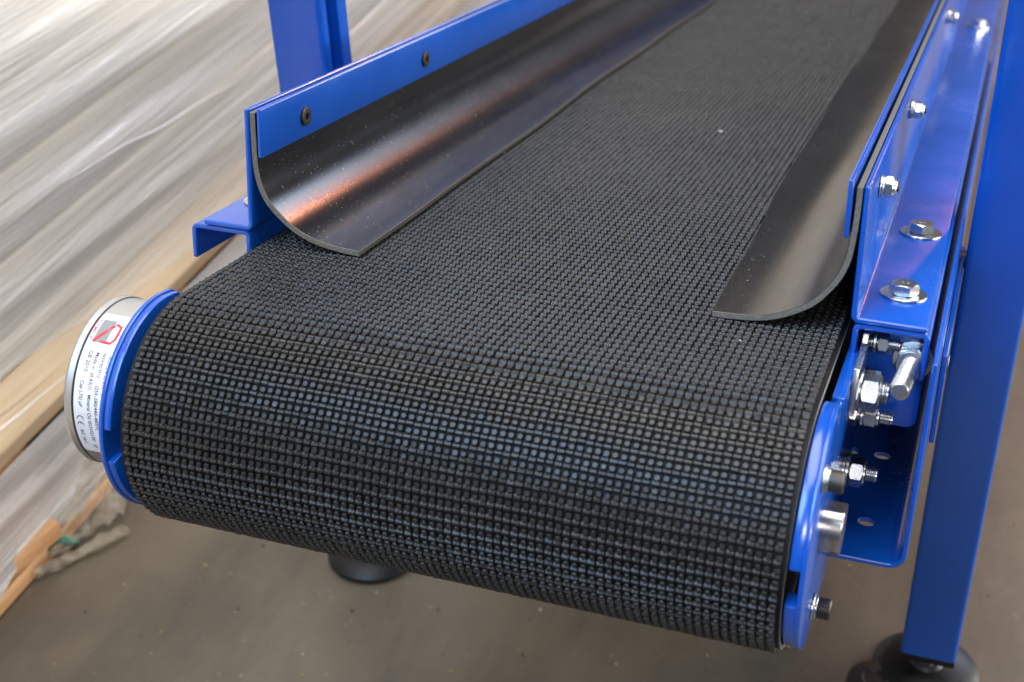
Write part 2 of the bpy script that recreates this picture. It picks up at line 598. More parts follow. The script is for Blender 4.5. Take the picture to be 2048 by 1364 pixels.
# outer side plate on the right with its lower flange and holes, mirrored on the left
def side_plate(x_web, x_in, sgn):
    pl = sheet('side_plate', [(x_web, -6), (x_web, -143), (x_in, -143)] if sgn > 0 else [(x_in, -143), (x_web, -143), (x_web, -6)],
               3.2, -31 if sgn > 0 else 20, YEND, 8.0, conveyor)
    return pl
# right: web outside the channel, flange turned in under it; holes are cut through
pr_ = side_plate(51.8, -2.0, 1)
def cutter(name, pts, r, z0, z1):
    bm = bmesh.new()
    for (x, y) in pts:
        lathe(bm, [(z0, r), (z1, r)], (x, y, 0), (0, 0, 1), 32)
    me = bpy.data.meshes.new(name)
    bmesh.ops.recalc_face_normals(bm, faces=bm.faces)
    for v in bm.verts: v.co = Vector(conv(tuple(v.co), None))
    bm.to_mesh(me); bm.free()
    o = bpy.data.objects.new(name, me)
    COL.objects.link(o); o.parent = conveyor
    return o
holes = [(26, 18), (26, 119), (4.5, 119), (26, 220), (4.5, 220), (26, 321)]
ct = cutter('hole_cutter', holes, 5.8, -160, -120)
bpy.context.view_layer.update()
bo = pr_.modifiers.new('holes', 'BOOLEAN')
bo.operation = 'DIFFERENCE'; bo.solver = 'EXACT'; bo.object = ct
dg = bpy.context.evaluated_depsgraph_get()
me_new = bpy.data.meshes.new_from_object(pr_.evaluated_get(dg))
for p in me_new.polygons: p.use_smooth = False
pr_.modifiers.clear()
pr_.data = me_new
bpy.data.objects.remove(ct)

# cross plate the tension bolt goes through
bm = bmesh.new()
poly = [(8, -4.5), (8, -72)]
for k in range(7):
    a = -PI / 2 + k * PI / 12
    poly.append((40.5 + 6.5 * math.cos(a), -66 + 6.5 * math.sin(a)))
poly.append((47, -4.5))
extrude_poly(bm, poly, 1, 20, 24)
tplate = obj_bm('tension_plate', bm, BLUE, conveyor, bevel=0.8)

# tension bolt, along the belt
tb0 = Vector((39.4, 20, -25.5)); tb1 = Vector((36.0, -50, -18.5)); tax = (tb1 - tb0).normalized(); tl = (tb1 - tb0).length
bm = bmesh.new()
lathe(bm, thread_prof(0, tl, 5.9, 1.6), tb0, tax, 40)
tbolt = obj_bm('tension_bolt', bm, ZINC, conveyor)
washer(tbolt, tb0, tax, 0.3, 3.2, 12.5)
nut(tbolt, 'nut', tb0, tax, 3.2, 13.0, 18.5, spin=0.25)
washer(tbolt, tb0, tax, 13.0, 15.4, 8.9)

def cross_bolt(name, y, z, x0, items, tip, rt, pitch):
    """a bolt lying along x; items: list of (kind, x0, x1, size)"""
    bm = bmesh.new()
    lathe(bm, thread_prof(0, tip - x0, rt, pitch), (x0, y, z), (1, 0, 0), 36)
    b = obj_bm(name, bm, ZINC, conveyor)
    for k, a, c, s in items:
        if k == 'w': washer(b, (0, y, z), (1, 0, 0), a, c, s)
        else: nut(b, 'nut', (0, y, z), (1, 0, 0), a, c, s, nyl=(1.8 if k == 'nn' else 0), spin=random.uniform(0, 1))
    return b
cross_bolt('clamp_bolt', -13, -37.3, 4, [('n', 3.2, 9.6, 17), ('w', 9.6, 11.2, 13.6), ('w', 11.4, 13.4, 13.4), ('nn', 13.5, 23.6, 22.0)], 29.5, 7.4, 1.5)
cross_bolt('clamp_bolt', 11, -64.6, 0, [('n', 1, 5, 13), ('n', 6.5, 11.5, 14), ('w', 13.4, 15.4, 7.8), ('nn', 15.4, 23.5, 13.4)], 33.5, 4.2, 1.1)
cross_bolt('clamp_bolt', 14, -15.6, 8, [('w', 14.8, 16.6, 7.5), ('n', 17.5, 24, 12.5)], 31, 4.0, 1.1)
cross_bolt('clamp_bolt', 0, -99.6, 4, [('w', 7.4, 9.4, 10.5), ('w', 9.6, 11.8, 11.3), ('nn', 12.4, 20.6, 16.5)], 29.5, 4.9, 1.2)

# zinc clamp bar behind the head plate arm
bm = bmesh.new()
poly = [(-40, -13), (-44, -42), (16, -44), (16, -6), (2, -6), (-3, -11)]
extrude_poly(bm, poly, 0, 8.6, 12.2)
cbar = obj_bm('clamp_plate', bm, ZINC, conveyor, bevel=0.5)

# ------------------------------------------------------------------ head plates (half round) with guard rings
def arc(r, t0, t1, n):
    return [(CY - r * math.sin(R(t0 + (t1 - t0) * i / n)), CZ + r * math.cos(R(t0 + (t1 - t0) * i / n))) for i in range(n + 1)]
def head_plate(xa, xb, ring_a, ring_b, gap0, gap1, r0, sgn):
    bm = bmesh.new()
    poly = arc(72.2, -12, 180, 72) + [(60, CZ - 72.2), (80, -110), (120, -110), (120, -26), (-60, -26), (-74, -22)]
    extrude_poly(bm, poly, 0, xa, xb)
    hp = obj_bm('head_plate', bm, BLUE, conveyor, bevel=0.7)
    for t0, t1 in ((-12, gap0), (gap1, 186)):
        bm = bmesh.new()
        n = 48
        extrude_poly(bm, arc(71.2, t0, t1, n) + arc(r0, t1, t0, n), 0, ring_a, ring_b)
        obj_bm('guard_ring', bm, BLUE, hp, bevel=0.6)
    return hp
hl = head_plate(-425.2, -422.0, -422.0, -417.0, 83.5, 101.5, 46, -1)
hr = head_plate(4.5, 7.4, -1.9, 4.5, 83.5, 102.0, 60, 1)
# arm of the right plate: a folded ledge running back under the channel
sheet('head_plate_arm', [(0.4, -40), (0.4, -19), (8.0, -19), (8.0, -30)], 2.6, -80, 60, 2.5, conveyor, bevel=0.5) if False else None
bm = bmesh.new()
box(bm, 0.6, 8.4, -70, 90, -60, -19.5)
arm_ = obj_bm('head_plate_arm', bm, BLUE, conveyor, bevel=1.2)

def cap_screw(y, z, x0, r=6.4, w=8.0, L=8.0, parent=None):
    bm = bmesh.new()
    rr = r
    prof = [(w_, q) for w_, q in ((3.0, rr * 0.98), (3.4, rr), (3.0 + L - 0.8, rr), (3.0 + L, rr - 0.8), (3.0 + L, 3.6), (3.0 + L - 3.0, 3.4))]
    lathe(bm, prof, (x0, y, z), (1, 0, 0), 36)
    s = obj_bm('cap_screw', bm, OXIDE, conveyor)
    washer(s, (x0, y, z), (1, 0, 0), 0.0, 1.4, w, mat=ZINC)
    washer(s, (x0, y, z), (1, 0, 0), 1.5, 3.1, w * 0.86, mat=ZINC, name='spring_washer')
    return s
cap_screw(-97.0, -142.5, 7.4)
cap_screw(-139.0, -37.0, 7.4)

# drum shaft boss
bm = bmesh.new()
lathe(bm, [(0, 16.2), (10.8, 16.2), (11.6, 15.5), (11.6, 0.01)], (7.4, CY, CZ), (1, 0, 0), 96, cap=False)
nf = Vector((0, 0.22, 0.97)).normalized()
for v in bm.verts:
    dd = (v.co - Vector((v.co.x, CY, CZ))).dot(nf)
    if dd > 11.5: v.co -= nf * (dd - 11.5)
obj_bm('shaft_boss', bm, STEEL, conveyor)

# ------------------------------------------------------------------ drum motor housing and its label
MY, MZ = -99.0, -80.0
bm = bmesh.new()
lathe(bm, [(0, 55.3), (28.6, 55.3), (28.9, 54.7), (29.5, 54.7), (29.8, 55.9), (33.8, 56.1), (35.6, 55.2), (36.8, 52.0), (37.2, 40), (37.2, 0.01)],
      (-425.2, MY, MZ), (-1, 0, 0), 120, cap=False)
motor = obj_bm('drum_motor', bm, ALU, conveyor)
bm = bmesh.new()
lathe(bm, [(28.7, 54.9), (28.95, 55.2), (29.45, 55.2), (29.7, 54.9)], (-425.2, MY, MZ), (-1, 0, 0), 120, cap=False)
obj_bm('seal_ring', bm, OXIDE, motor)

def on_cyl(x, th, r):
    return (x + 2.2, MY - r * math.sin(th), MZ + r * math.cos(th))
RL = 55.55
bm = bmesh.new()
rows = []
TH0, TH1, XA, XB = R(15.5), R(121), -455.6, -426.0
for i in range(61):
    th = TH0 + (TH1 - TH0) * i / 60
    d = min(i, 60 - i)
    inset = (0.0 if d > 1 else (1.6 - 1.6 * math.sqrt(max(0, 1 - (1 - d / 2) ** 2))))
    rows.append([bm.verts.new(on_cyl(XA + inset, th, RL)), bm.verts.new(on_cyl(XB, th, RL)),])
for a, b in zip(rows, rows[1:]):
    bm.faces.new((a[0], a[1], b[1], b[0]))
obj_bm('motor_label', bm, PAPER, motor)

prints = {'ink': (bmesh.new(), INK), 'red': (bmesh.new(), REDINK), 'grey': (bmesh.new(), GREYINK)}
def print_text(txt, x_base, th0, size, which='ink', squash=1.0):
    """text runs round the drum (downwards in front), letter tops towards +x"""
    cu = bpy.data.curves.new('t', 'FONT')
    cu.body = txt; cu.size = size
    cu.resolution_u = 3; cu.offset = 0.03
    o = bpy.data.objects.new('t', cu)
    COL.objects.link(o)
    bpy.context.view_layer.update()
    me = bpy.data.meshes.new_from_object(o.evaluated_get(bpy.context.evaluated_depsgraph_get()))
    bm = prints[which][0]
    idx = [bm.verts.new(on_cyl(x_base + v.co.y, th0 + v.co.x * squash / RL, RL + 0.12)) for v in me.vertices]
    for p in me.polygons:
        try: bm.faces.new([idx[i] for i in p.vertices])
        except ValueError: pass
    bpy.data.objects.remove(o); bpy.data.meshes.remove(me)
def print_quad(x0, x1, t0, t1, which, lift=0.10, n=8):
    bm = prints[which][0]
    pr = None
    for i in range(n + 1):
        th = R(t0 + (t1 - t0) * i / n)
        r = [bm.verts.new(on_cyl(x0, th, RL + lift)), bm.verts.new(on_cyl(x1, th, RL + lift))]
        if pr: bm.faces.new((pr[0], pr[1], r[1], r[0]))
        pr = r
def print_stroke(pts, w, which, lift=0.14):
    """pts: (x, degrees); a stroke of width w"""
    bm = prints[which][0]
    P = [np.array([x, R(t) * RL]) for x, t in pts]
    L, Rr = [], []
    for i, p in enumerate(P):
        d = P[min(i + 1, len(P) - 1)] - P[max(i - 1, 0)]
        d = d / np.linalg.norm(d); n = np.array([-d[1], d[0]])
        for lst, q in ((L, p + n * w / 2), (Rr, p - n * w / 2)):
            lst.append(bm.verts.new(on_cyl(q[0], q[1] / RL, RL + lift)))
    for i in range(len(P) - 1):
        bm.faces.new((L[i], L[i + 1], Rr[i + 1], Rr[i]))
# the maker's mark: grey block, red letter, red name down its side
print_quad(-451.8, -442.3, 21.5, 40.0, 'grey')
print_text('RULMECA', -455.2, R(22), 3.4, 'red', 1.05)
print_stroke([(-451.6, 39.6), (-447.0, 33.0), (-442.0, 25.5)], 2.2, 'red', 0.24)
print_stroke([(-443.0, 26.0), (-446.0, 39.6)], 1.6, 'red', 0.26)
print_stroke([(-446.3, 39.0), (-439.3, 39.4), (-437.2, 36.5), (-436.8, 31.0), (-437.4, 26.0), (-441.6, 24.0)], 1.9, 'red', 0.18)
# data lines
print_text('|50|Hz|4.5|Nm|   |14-16|  |230/400|V|150|W', -435.9, R(47), 3.5)
print_text('|60|Hz|3|~|     |255-280/440-480|V|', -440.6, R(46), 3.6)
print_text('Made in  |0.43|1|   Mineral Oil ISOVG150    gr', -445.6, R(46.5), 3.6)
print_text('GB 2010', -450.8, R(46), 3.9)
print_text('Cap |.75| \u00b5F', -451.6, R(66), 3.5)
print_text('IEC 34-1', -452.6, R(100.5), 3.5)
def arc_c(xc, tc, r):
    return [(xc + r * math.sin(a), tc - math.degrees(r * math.cos(a) / RL)) for a in [R(-80 + 20 * k) for k in range(9)]]
def ce_c(tc, bar):
    pts = []
    for k in range(11):
        a = R(90 + 18 * k)
        pts.append((-451.2 + 2.2 * math.sin(a) , tc + math.degrees(2.2 * math.cos(a) / RL)))
    print_stroke(pts, 0.62, 'ink')
    if bar: print_stroke([(-451.2, tc - 2.2), (-451.2, tc - 0.4)], 0.6, 'ink')
ce_c(92.5, False); ce_c(97.0, True)
for key, (bm, mm) in prints.items():
    obj_bm('label_print', bm, mm, motor, smooth=False)

# ------------------------------------------------------------------ rubber skirts
def resample(p, n):
    p = np.array(p, float)
    # Catmull-Rom through the points
    out = []
    q = np.vstack([2 * p[0] - p[1], p, 2 * p[-1] - p[-2]])
    for i in range(1, len(q) - 2):
        for t in np.linspace(0, 1, 8, endpoint=False):
            a, b, c, d = q[i - 1], q[i], q[i + 1], q[i + 2]
            out.append(0.5 * ((2 * b) + (-a + c) * t + (2 * a - 5 * b + 4 * c - d) * t * t + (-a + 3 * b - 3 * c + d) * t ** 3))
    out.append(p[-1])
    out = np.array(out)
    s = np.concatenate([[0], np.cumsum(np.linalg.norm(np.diff(out, axis=0), axis=1))])
    ss = np.linspace(0, s[-1], n)
    return np.stack([np.interp(ss, s, out[:, 0]), np.interp(ss, s, out[:, 1])], 1)

def skirt(profile, t, y0_fn, side, flare):
    n = 46
    base = resample(profile, n)
    d = np.gradient(base, axis=0); d /= np.linalg.norm(d, axis=1)[:, None]
    nrm = np.stack([-d[:, 1], d[:, 0]], 1) * (1 if side > 0 else -1)
    ys = list(np.linspace(0, 260, 14)) + list(np.linspace(280, YEND, 60))
    bm = bmesh.new()
    rows = []
    for yi, y in enumerate(ys):
        lo, hi = [], []
        for i in range(n):
            f = i / (n - 1)
            off = y0_fn(f) * max(0, 1 - y / 200)
            fx = flare(y) * f ** 2 + (1.1 * math.sin(y * 0.017 + side) + 1.3 * math.sin(y * 0.0071)) * f ** 3 * min(1, y / 120)
            fz = 0.5 * f * noise.noise(Vector((y * 0.004, f * 2, side * 5)))
            p = base[i] + np.array([fx, fz * 0.6]); q = p + nrm[i] * t
            lo.append(bm.verts.new((p[0], y + off, p[1])))
            hi.append(bm.verts.new((q[0], y + off, q[1])))
        rows.append((lo, hi))
    for (l0, h0), (l1, h1) in zip(rows, rows[1:]):
        for i in range(n - 1):
            bm.faces.new((l0[i], l1[i], l1[i + 1], l0[i + 1]))
            bm.faces.new((h0[i], h0[i + 1], h1[i + 1], h1[i]))
        f = bm.faces.new((l0[-1], l1[-1], h1[-1], h0[-1])); f.material_index = 1
        f = bm.faces.new((l0[0], h0[0], h1[0], l1[0])); f.material_index = 1
    for lo, hi in (rows[0], rows[-1]):
        for i in range(n - 1):
            f = bm.faces.new((lo[i], lo[i + 1], hi[i + 1], hi[i])); f.material_index = 1
    return obj_bm('rubber_skirt', bm, None, conveyor, bevel=0.35, seg=1, mats=[SKIRT, CUT])

left_prof = [(-407.4, 84.5), (-407.4, 66), (-407.2, 48), (-404.8, 34), (-399.5, 22.0), (-390.0, 11.5), (-378.0, 2.3), (-363.0, -4.0), (-346.5, -7.2), (-330.5, -8.6)]
skirt(left_prof, 4.0, lambda f: -1.0 + 6.0 * f, 1, lambda y: -1.6 * min(1, y / 300))
right_prof = [(-2.4, 85.0), (-2.2, 68), (-2.6, 54.8), (-4.0, 39.5), (-8.0, 27.2), (-15.0, 16.0), (-23.5, 6.8), (-37.0, -1.4), (-49.0, -6.0), (-61.5, -8.2), (-76, -9.0), (-84.2, -9.1)]
skirt(right_prof, 4.0, lambda f: -1.0 - 2.0 * f, -1, lambda y: -7.5 * min(1, y / 260))

# clamp bars with hex socket screws
def screw_head(parent, x, y, z, sgn):
    bm = bmesh.new()
    # flat countersunk head standing slightly proud, hexagon socket
    ax = (sgn, 0, 0)
    K = 36
    lathe(bm, [(0, 6.2), (1.3, 6.7), (2.0, 6.5), (2.2, 5.9), (2.25, 3.4)], (x, y, z), ax, K, cap=False)
    u = 2 * PI / K
    a = Vector(ax); t = Vector((0, 0, 1)); uu = a.cross(t).normalized(); vv = a.cross(uu)
    o = Vector((x, y, z))
    rings = []
    for al, rad in ((2.25, 3.4), (2.2, None), (-0.6, None)):
        ring = []
        for k in range(K):
            th = k * u
            rr = rad if rad else 2.35 / math.cos((th % (PI / 3)) - PI / 6)
            ring.append(bm.verts.new(o + a * al + (uu * math.cos(th) + vv * math.sin(th)) * rr))
        rings.append(ring)
    for A, B in zip(rings, rings[1:]):
        for k in range(K):
            bm.faces.new((A[k], A[(k + 1) % K], B[(k + 1) % K], B[k]))
    bm.faces.new(rings[-1])
    return obj_bm('screw', bm, OXIDE, parent)

def clamp_bar(x0, x1, z0, z1, y0, lean_):
    bm = bmesh.new()
    vs = box(bm, x0, x1, y0, YEND, z0, z1)
    for v in vs:
        v.co.x += lean_ * (v.co.z - z0) / (z1 - z0)
    return obj_bm('clamp_bar', bm, BLUE, conveyor, bevel=1.1, seg=3)
cl = clamp_bar(-401.6, -398.2, 53.8, 87.5, -2.0, 0.0)
cr = clamp_bar(-10.4, -7.3, 53.8, 89.5, -4.0, -0.9)
for y in (61.3, 283.0, 726.0, 948.0):
    screw_head(cl, -398.2, y, 69.0, 1)
for y in (61.0, 285.0, 735.0, 957.0):
    screw_head(cr, -10.9, y, 70.0, -1)
    # lock nut on the outside of the right web
    zz = 70.0
    x0 = 4.0 - 1.9 * zz / 86 + 0.1
    bm = bmesh.new()
    lathe(bm, thread_prof(0, 11.6, 2.9, 0.9), (x0, y, zz), (1, 0, 0), 28)
    b = obj_bm('skirt_bolt', bm, OXIDE, conveyor)
    washer(b, (x0, y, zz), (1, 0, 0), 0, 1.2, 7.4)
    washer(b, (x0, y, zz), (1, 0, 0), 1.3, 2.7, 7.0)
    nut(b, 'nut', (x0, y, zz), (1, 0, 0), 2.8, 8.0, 11.8, nyl=2.2, spin=random.uniform(0, 1))

# hex bolts with big washers, down through the bracket flanges
def flange_bolt(x, y, spin):
    z = 4.1
    bm = bmesh.new()
    hexnut_prof(bm, (x, y, z), (0, 0, 1), 1.8, 8.6, 16.2, 0, spin, 0.8)
    lathe(bm, [(8.5, 7.6), (8.75, 7.2), (8.75, 0.01)], (x, y, z), (0, 0, 1), 32, cap=False)
    b = obj_bm('flange_bolt', bm, ZINC, conveyor)
    washer(b, (x, y, z), (0, 0, 1), 0, 1.8, 14.8)
    # raised strength mark on the head
    cu = bpy.data.curves.new('mark', 'FONT'); cu.body = '8.8'; cu.size = 4.6; cu.align_x = 'CENTER'; cu.extrude = 0.12; cu.resolution_u = 2
    o = bpy.data.objects.new('mark', cu); COL.objects.link(o)
    bpy.context.view_layer.update()
    me = bpy.data.meshes.new_from_object(o.evaluated_get(bpy.context.evaluated_depsgraph_get()))
    bm = bmesh.new(); bm.from_mesh(me)
    for v in bm.verts: v.co = Vector((x + v.co.x, y + v.co.y - 1.0, z + 8.85 + v.co.z))
    obj_bm('head_mark', bm, ZINC, b, smooth=False)
    bpy.data.objects.remove(o); bpy.data.meshes.remove(me)
for x, y, s in ((26.6, 50.0, 0.45), (26.8, 184.0, 0.12), (27.5, 1090.0, 0.3), (-427.5, 51.0, 0.2), (-427.5, 184.0, 0.5), (-427.5, 1090.0, 0.9)):
    flange_bolt(x, y, s)

# ------------------------------------------------------------------ legs (plumb, so they lean in the conveyor frame)
def plumb(x, yh, up):   # yh measured level from the foot of the perpendicular, up above the frame origin
    return np.array([x, 0, 0]) + HY * yh + UP * up
def leg(x0, x1, inner):
    """50 x 50 tube; groove faces the belt side"""
    yh0 = 250 * HY[1]; yh1 = yh0 + 50
    # at up=0 plane the front face passes y=250 of the frame
    lo, hi = -514.0, 620.0
    w = x1 - x0
    c = 5.0
    o2 = []
    if inner > 0: gx0, gx1 = x1 - 13, x1
    else: gx0, gx1 = x0, x0 + 13
    def corner(cx, cy, a0):
        return [(cx + c * math.cos(a0 + k * PI / 10), cy + c * math.sin(a0 + k * PI / 10)) for k in range(6)]
    out = corner(x0 + c, yh0 + c, PI)
    out += corner(x1 - c, yh0 + c, 1.5 * PI)
    if inner > 0:
        out += [(x1, yh0 + 9), (x1 - 0.8, yh0 + 10.0), (x1 - 9, yh0 + 10.5), (x1 - 9, yh0 + 29.5), (x1 - 0.8, yh0 + 30.0), (x1, yh0 + 31)]
    out += corner(x1 - c, yh1 - c, 0)
    out += corner(x0 + c, yh1 - c, 0.5 * PI)
    bm = bmesh.new()
    rows = [[bm.verts.new(plumb(p[0], p[1], h)) for p in out] for h in (lo, lo + 0.8, hi)]
    n = len(out)
    for a, b in zip(rows, rows[1:]):
        for i in range(n): bm.faces.new((a[i], a[(i + 1) % n], b[(i + 1) % n], b[i]))
    bm.faces.new(rows[0][::-1]); bm.faces.new(rows[-1])
    lg = obj_bm('leg', bm, BLUE, conveyor)
    cx, cyh = (x0 + x1) / 2, (yh0 + yh1) / 2
    o = plumb(cx, cyh, 0)
    # plastic insert, threaded spindle, foot
    bm = bmesh.new()
    r = w / 2 - 0.6
    rows = []
    for h in (-522, -514):
        rows.append([bm.verts.new(plumb(cx + sx * r, cyh + sy * r, h)) for sx, sy in ((-1, -1), (1, -1), (1, 1), (-1, 1))])
    for i in range(4): bm.faces.new((rows[0][i], rows[0][(i + 1) % 4], rows[1][(i + 1) % 4], rows[1][i]))
    bm.faces.new(rows[0][::-1]); bm.faces.new(rows[1])
    obj_bm('end_plug', bm, PLASTIC, lg, bevel=1.0)
    bm = bmesh.new()
    lathe(bm, thread_prof(-546, -522, 7.5, 1.6), o, UP, 36)
    hexnut_prof(bm, o, UP, -544, -534, 22, 0, 0.3)
    obj_bm('foot_spindle', bm, ZINC, lg)
    bm = bmesh.new()
    lathe(bm, [(-559.9, 49.0), (-557.5, 50.0), (-554, 49.5), (-551, 46), (-547, 37), (-544, 25), (-542, 16), (-539, 13), (-538, 9)], o, UP, 72)
    ft = obj_bm('foot', bm, PLASTIC, lg)
    bm = bmesh.new()
    c0 = plumb(cx - 44, cyh - 30, 0) if inner < 0 else plumb(cx - 20, cyh + 58, 0)
    lathe(bm, [(-559.8, 24), (-557.5, 25), (-553, 24.5), (-550, 22), (-549.5, 12), (-551.5, 9), (-551.5, 3.0)], c0, UP, 36)
    obj_bm('foot_lug', bm, PLASTIC, ft)
    return lg
leg(60.0, 110.0, -1)
leg(-516.5, -466.5, 1)

# brackets and bolts between frame and leg
for sx in (0, 1):
    f = 1 if sx else -1
    ox = 0 if sx else -409.5
    def X(a): return a if sx else -409.5 - a
    bm = bmesh.new()
    xa, xb = sorted((X(52.2), X(55.6)))
    box(bm, xa, xb, 55 if sx else 230, 330, -92 if sx else -60, -28 if sx else -8)
    lb = obj_bm('leg_bracket', bm, BLUE, conveyor, bevel=1.0)
    bm = bmesh.new()
    xa, xb = sorted((X(55.9), X(59.5)))
    box(bm, xa, xb, 70 if sx else 235, 310, -104 if sx else -58, -40 if sx else -12)
    obj_bm('spacer_plate', bm, BLUE, lb, bevel=1.0)
    for y, z in (((110, -62), (290, -45)) if sx else ((262, -40), (292, -40))):
        bm = bmesh.new()
        lathe(bm, [(0, 7), (4.2, 7), (5, 6)], (X(55.7), y, z), (f, 0, 0), 24)
        obj_bm('bracket_bolt', bm, OXIDE, lb)
    for y, z in ((300, 16), (400, 2)):
        pass
# ------------------------------------------------------------------ bits lying on the belt
bm = bmesh.new()
for k, (x, y, s) in enumerate(((-173, 460, 2.6), (-200, 520, 1.0), (-255, 60, 0.6), (-60, -35, 0.8), (-330, 300, 0.7))):
    c = Vector((x, y, ZT + 0.7))
    n = 6
    ring = [bm.verts.new(c + Vector((s * math.cos(a) * random.uniform(0.6, 1.3), s * math.sin(a) * random.uniform(0.6, 1.3), random.uniform(-0.2, 0.4)))) for a in [2 * PI * i / n for i in range(n)]]
    top = bm.verts.new(c + Vector((0.2, 0, s * 0.5))); bot = bm.verts.new(c - Vector((0, 0, 0.5)))
    for i in range(n):
        bm.faces.new((ring[i], ring[(i + 1) % n], top)); bm.faces.new((ring[(i + 1) % n], ring[i], bot))
# world frame: this grit is not part of the conveyor
for v in bm.verts: v.co = to_world(tuple(v.co))
gr = obj_bm('belt_grit', bm, mat_plain('pale_chip', (0.36, 0.36, 0.34), 0.6), None, frame=False, smooth=False)
tag(gr, 'few pale grit flakes lying on the nubbed belt', 'grit', kind='stuff')

# ------------------------------------------------------------------ background: wrapped stack of boards on a pallet
XF = -0.845                    # front face of the stack
stack = bpy.data.objects.new('wrapped_board_stack', None)
COL.objects.link(stack)
stack.location = (XF - 0.3, 1.2, 0.125)
tag(stack, 'tall stack of pale boards wrapped in cloudy stretch film on the pallet', 'board stack')
woods = [mat_wood('pine_board', (0.80, 0.60, 0.37), (0.90, 0.74, 0.52)),
         mat_wood('pale_board', (0.80, 0.75, 0.62), (0.90, 0.86, 0.75)),
         mat_wood('grey_board', (0.66, 0.64, 0.60), (0.80, 0.78, 0.73)),
         mat_wood('brown_board', (0.46, 0.31, 0.18), (0.62, 0.44, 0.28))]
h = 0.126
i = 0
seq = [0, 1, 2, 1, 2, 1, 2, 1, 1, 2, 1, 3, 1, 1, 2, 1, 1, 0, 1, 2, 1, 1, 1, 2, 1, 1, 2, 1, 1, 1, 2, 1, 1, 2, 1, 1]
while h < 1.55:
    th = 0.092 if i == 0 else [0.046, 0.038, 0.042, 0.036][i % 4]
    dx = random.uniform(-0.004, 0.004)
    bm = bmesh.new()
    box(bm, -0.32, 0.30 + dx, -2.3 + random.uniform(-0.05, 0.05), 2.6, 0, th - 0.0035)
    b = obj_bm('board', bm, woods[seq[i % len(seq)]], stack, bevel=0.002, frame=False)
    b.location = (0, 0, h - 0.125)
    h += th; i += 1

# film round the stack: long slack folds, slightly rising
def film_sheet(name, x_off, y0, y1, z0f, z1, ny, nz, amp, mat, parent, seed):
    bm = bmesh.new()
    V = {}
    for a in range(ny + 1):
        y = y0 + (y1 - y0) * a / ny
        zlo = z0f(y)
        for b in range(nz + 1):
            z = zlo + (z1 - zlo) * b / nz
            s = z + 0.07 * y                      # folds run along y and rise a little
            d = noise.noise(Vector((y * 0.9, s * 14, seed))) * 0.7 + noise.noise(Vector((y * 2.0, s * 38, seed + 3))) * 0.35
            ridge = max(0, noise.noise(Vector((y * 0.7 + 5, s * 24, seed + 9))) - 0.12) * 1.6
            V[a, b] = bm.verts.new((x_off + amp * (d + ridge), y, z))
    for a in range(ny):
        for b in range(nz):
            bm.faces.new((V[a, b], V[a + 1, b], V[a + 1, b + 1], V[a, b + 1]))
    if parent is not None:
        for v in bm.verts: v.co -= parent.location
    o = obj_bm(name, bm, mat, parent, frame=False)
    for mm in list(o.modifiers): o.modifiers.remove(mm)
    return o
FILM = mat_film('stretch_film', 0.18, 0.94, (0.97, 0.95, 0.88), (1, 0.06, 1.6), (R(5), 0, 0), 13)
FILM2 = mat_film('folded_film', 0.60, 0.95, (0.50, 0.49, 0.49), (1, 0.05, 2.2), (R(5), 0, 0), 11)
CREASE = mat_film('tight_film', 0.35, 0.8, (0.93, 0.94, 0.96), (1, 0.2, 1), (0, 0, 0), 20)
ftop = film_sheet('stretch_film', XF + 0.012, -1.0, 3.6, lambda y: max(0.12, 0.222 - 0.11 * (y - 0.17)) + 0.008 * math.sin(y * 9), 1.57, 150, 150, 0.009, FILM, stack, 1.0)
flow = film_sheet('stretch_film', XF + 0.020, -1.0, 3.6, lambda y: 0.030 + 0.02 * noise.noise(Vector((y * 3, 1, 1))) + 0.02 * noise.noise(Vector((y * 11, 4, 1))), 0.145, 200, 26, 0.009, FILM2, stack, 7.0)

for k in range(14):
    y = random.uniform(-0.2, 1.2); z = random.uniform(0.2, 1.0); L = random.uniform(0.25, 0.9)
    sl = random.uniform(-0.16, 0.02); w = random.uniform(0.0008, 0.0022)
    bm = bmesh.new(); pr = None; n = 22
    for i in range(n + 1):
        t = i / n; e = math.sin(PI * t) ** 0.6
        cyy = y + L * t; czz = z + sl * L * t + 0.006 * noise.noise(Vector((t * 3, k, 0)))
        xo = XF + 0.016 + 0.004 * noise.noise(Vector((t * 4, k, 5)))
        r = [bm.verts.new(Vector((xo, cyy, czz - w * e - 0.0002)) - stack.location),
             bm.verts.new(Vector((xo + w * 1.3 * e, cyy, czz)) - stack.location),
             bm.verts.new(Vector((xo, cyy, czz + w * e + 0.0002)) - stack.location)]
        if pr:
            bm.faces.new((pr[0], pr[1], r[1], r[0])); bm.faces.new((pr[1], pr[2], r[2], r[1])); bm.faces.new((pr[2], pr[0], r[0], r[2]))
        pr = r
    obj_bm('film_crease', bm, CREASE, stack, frame=False)

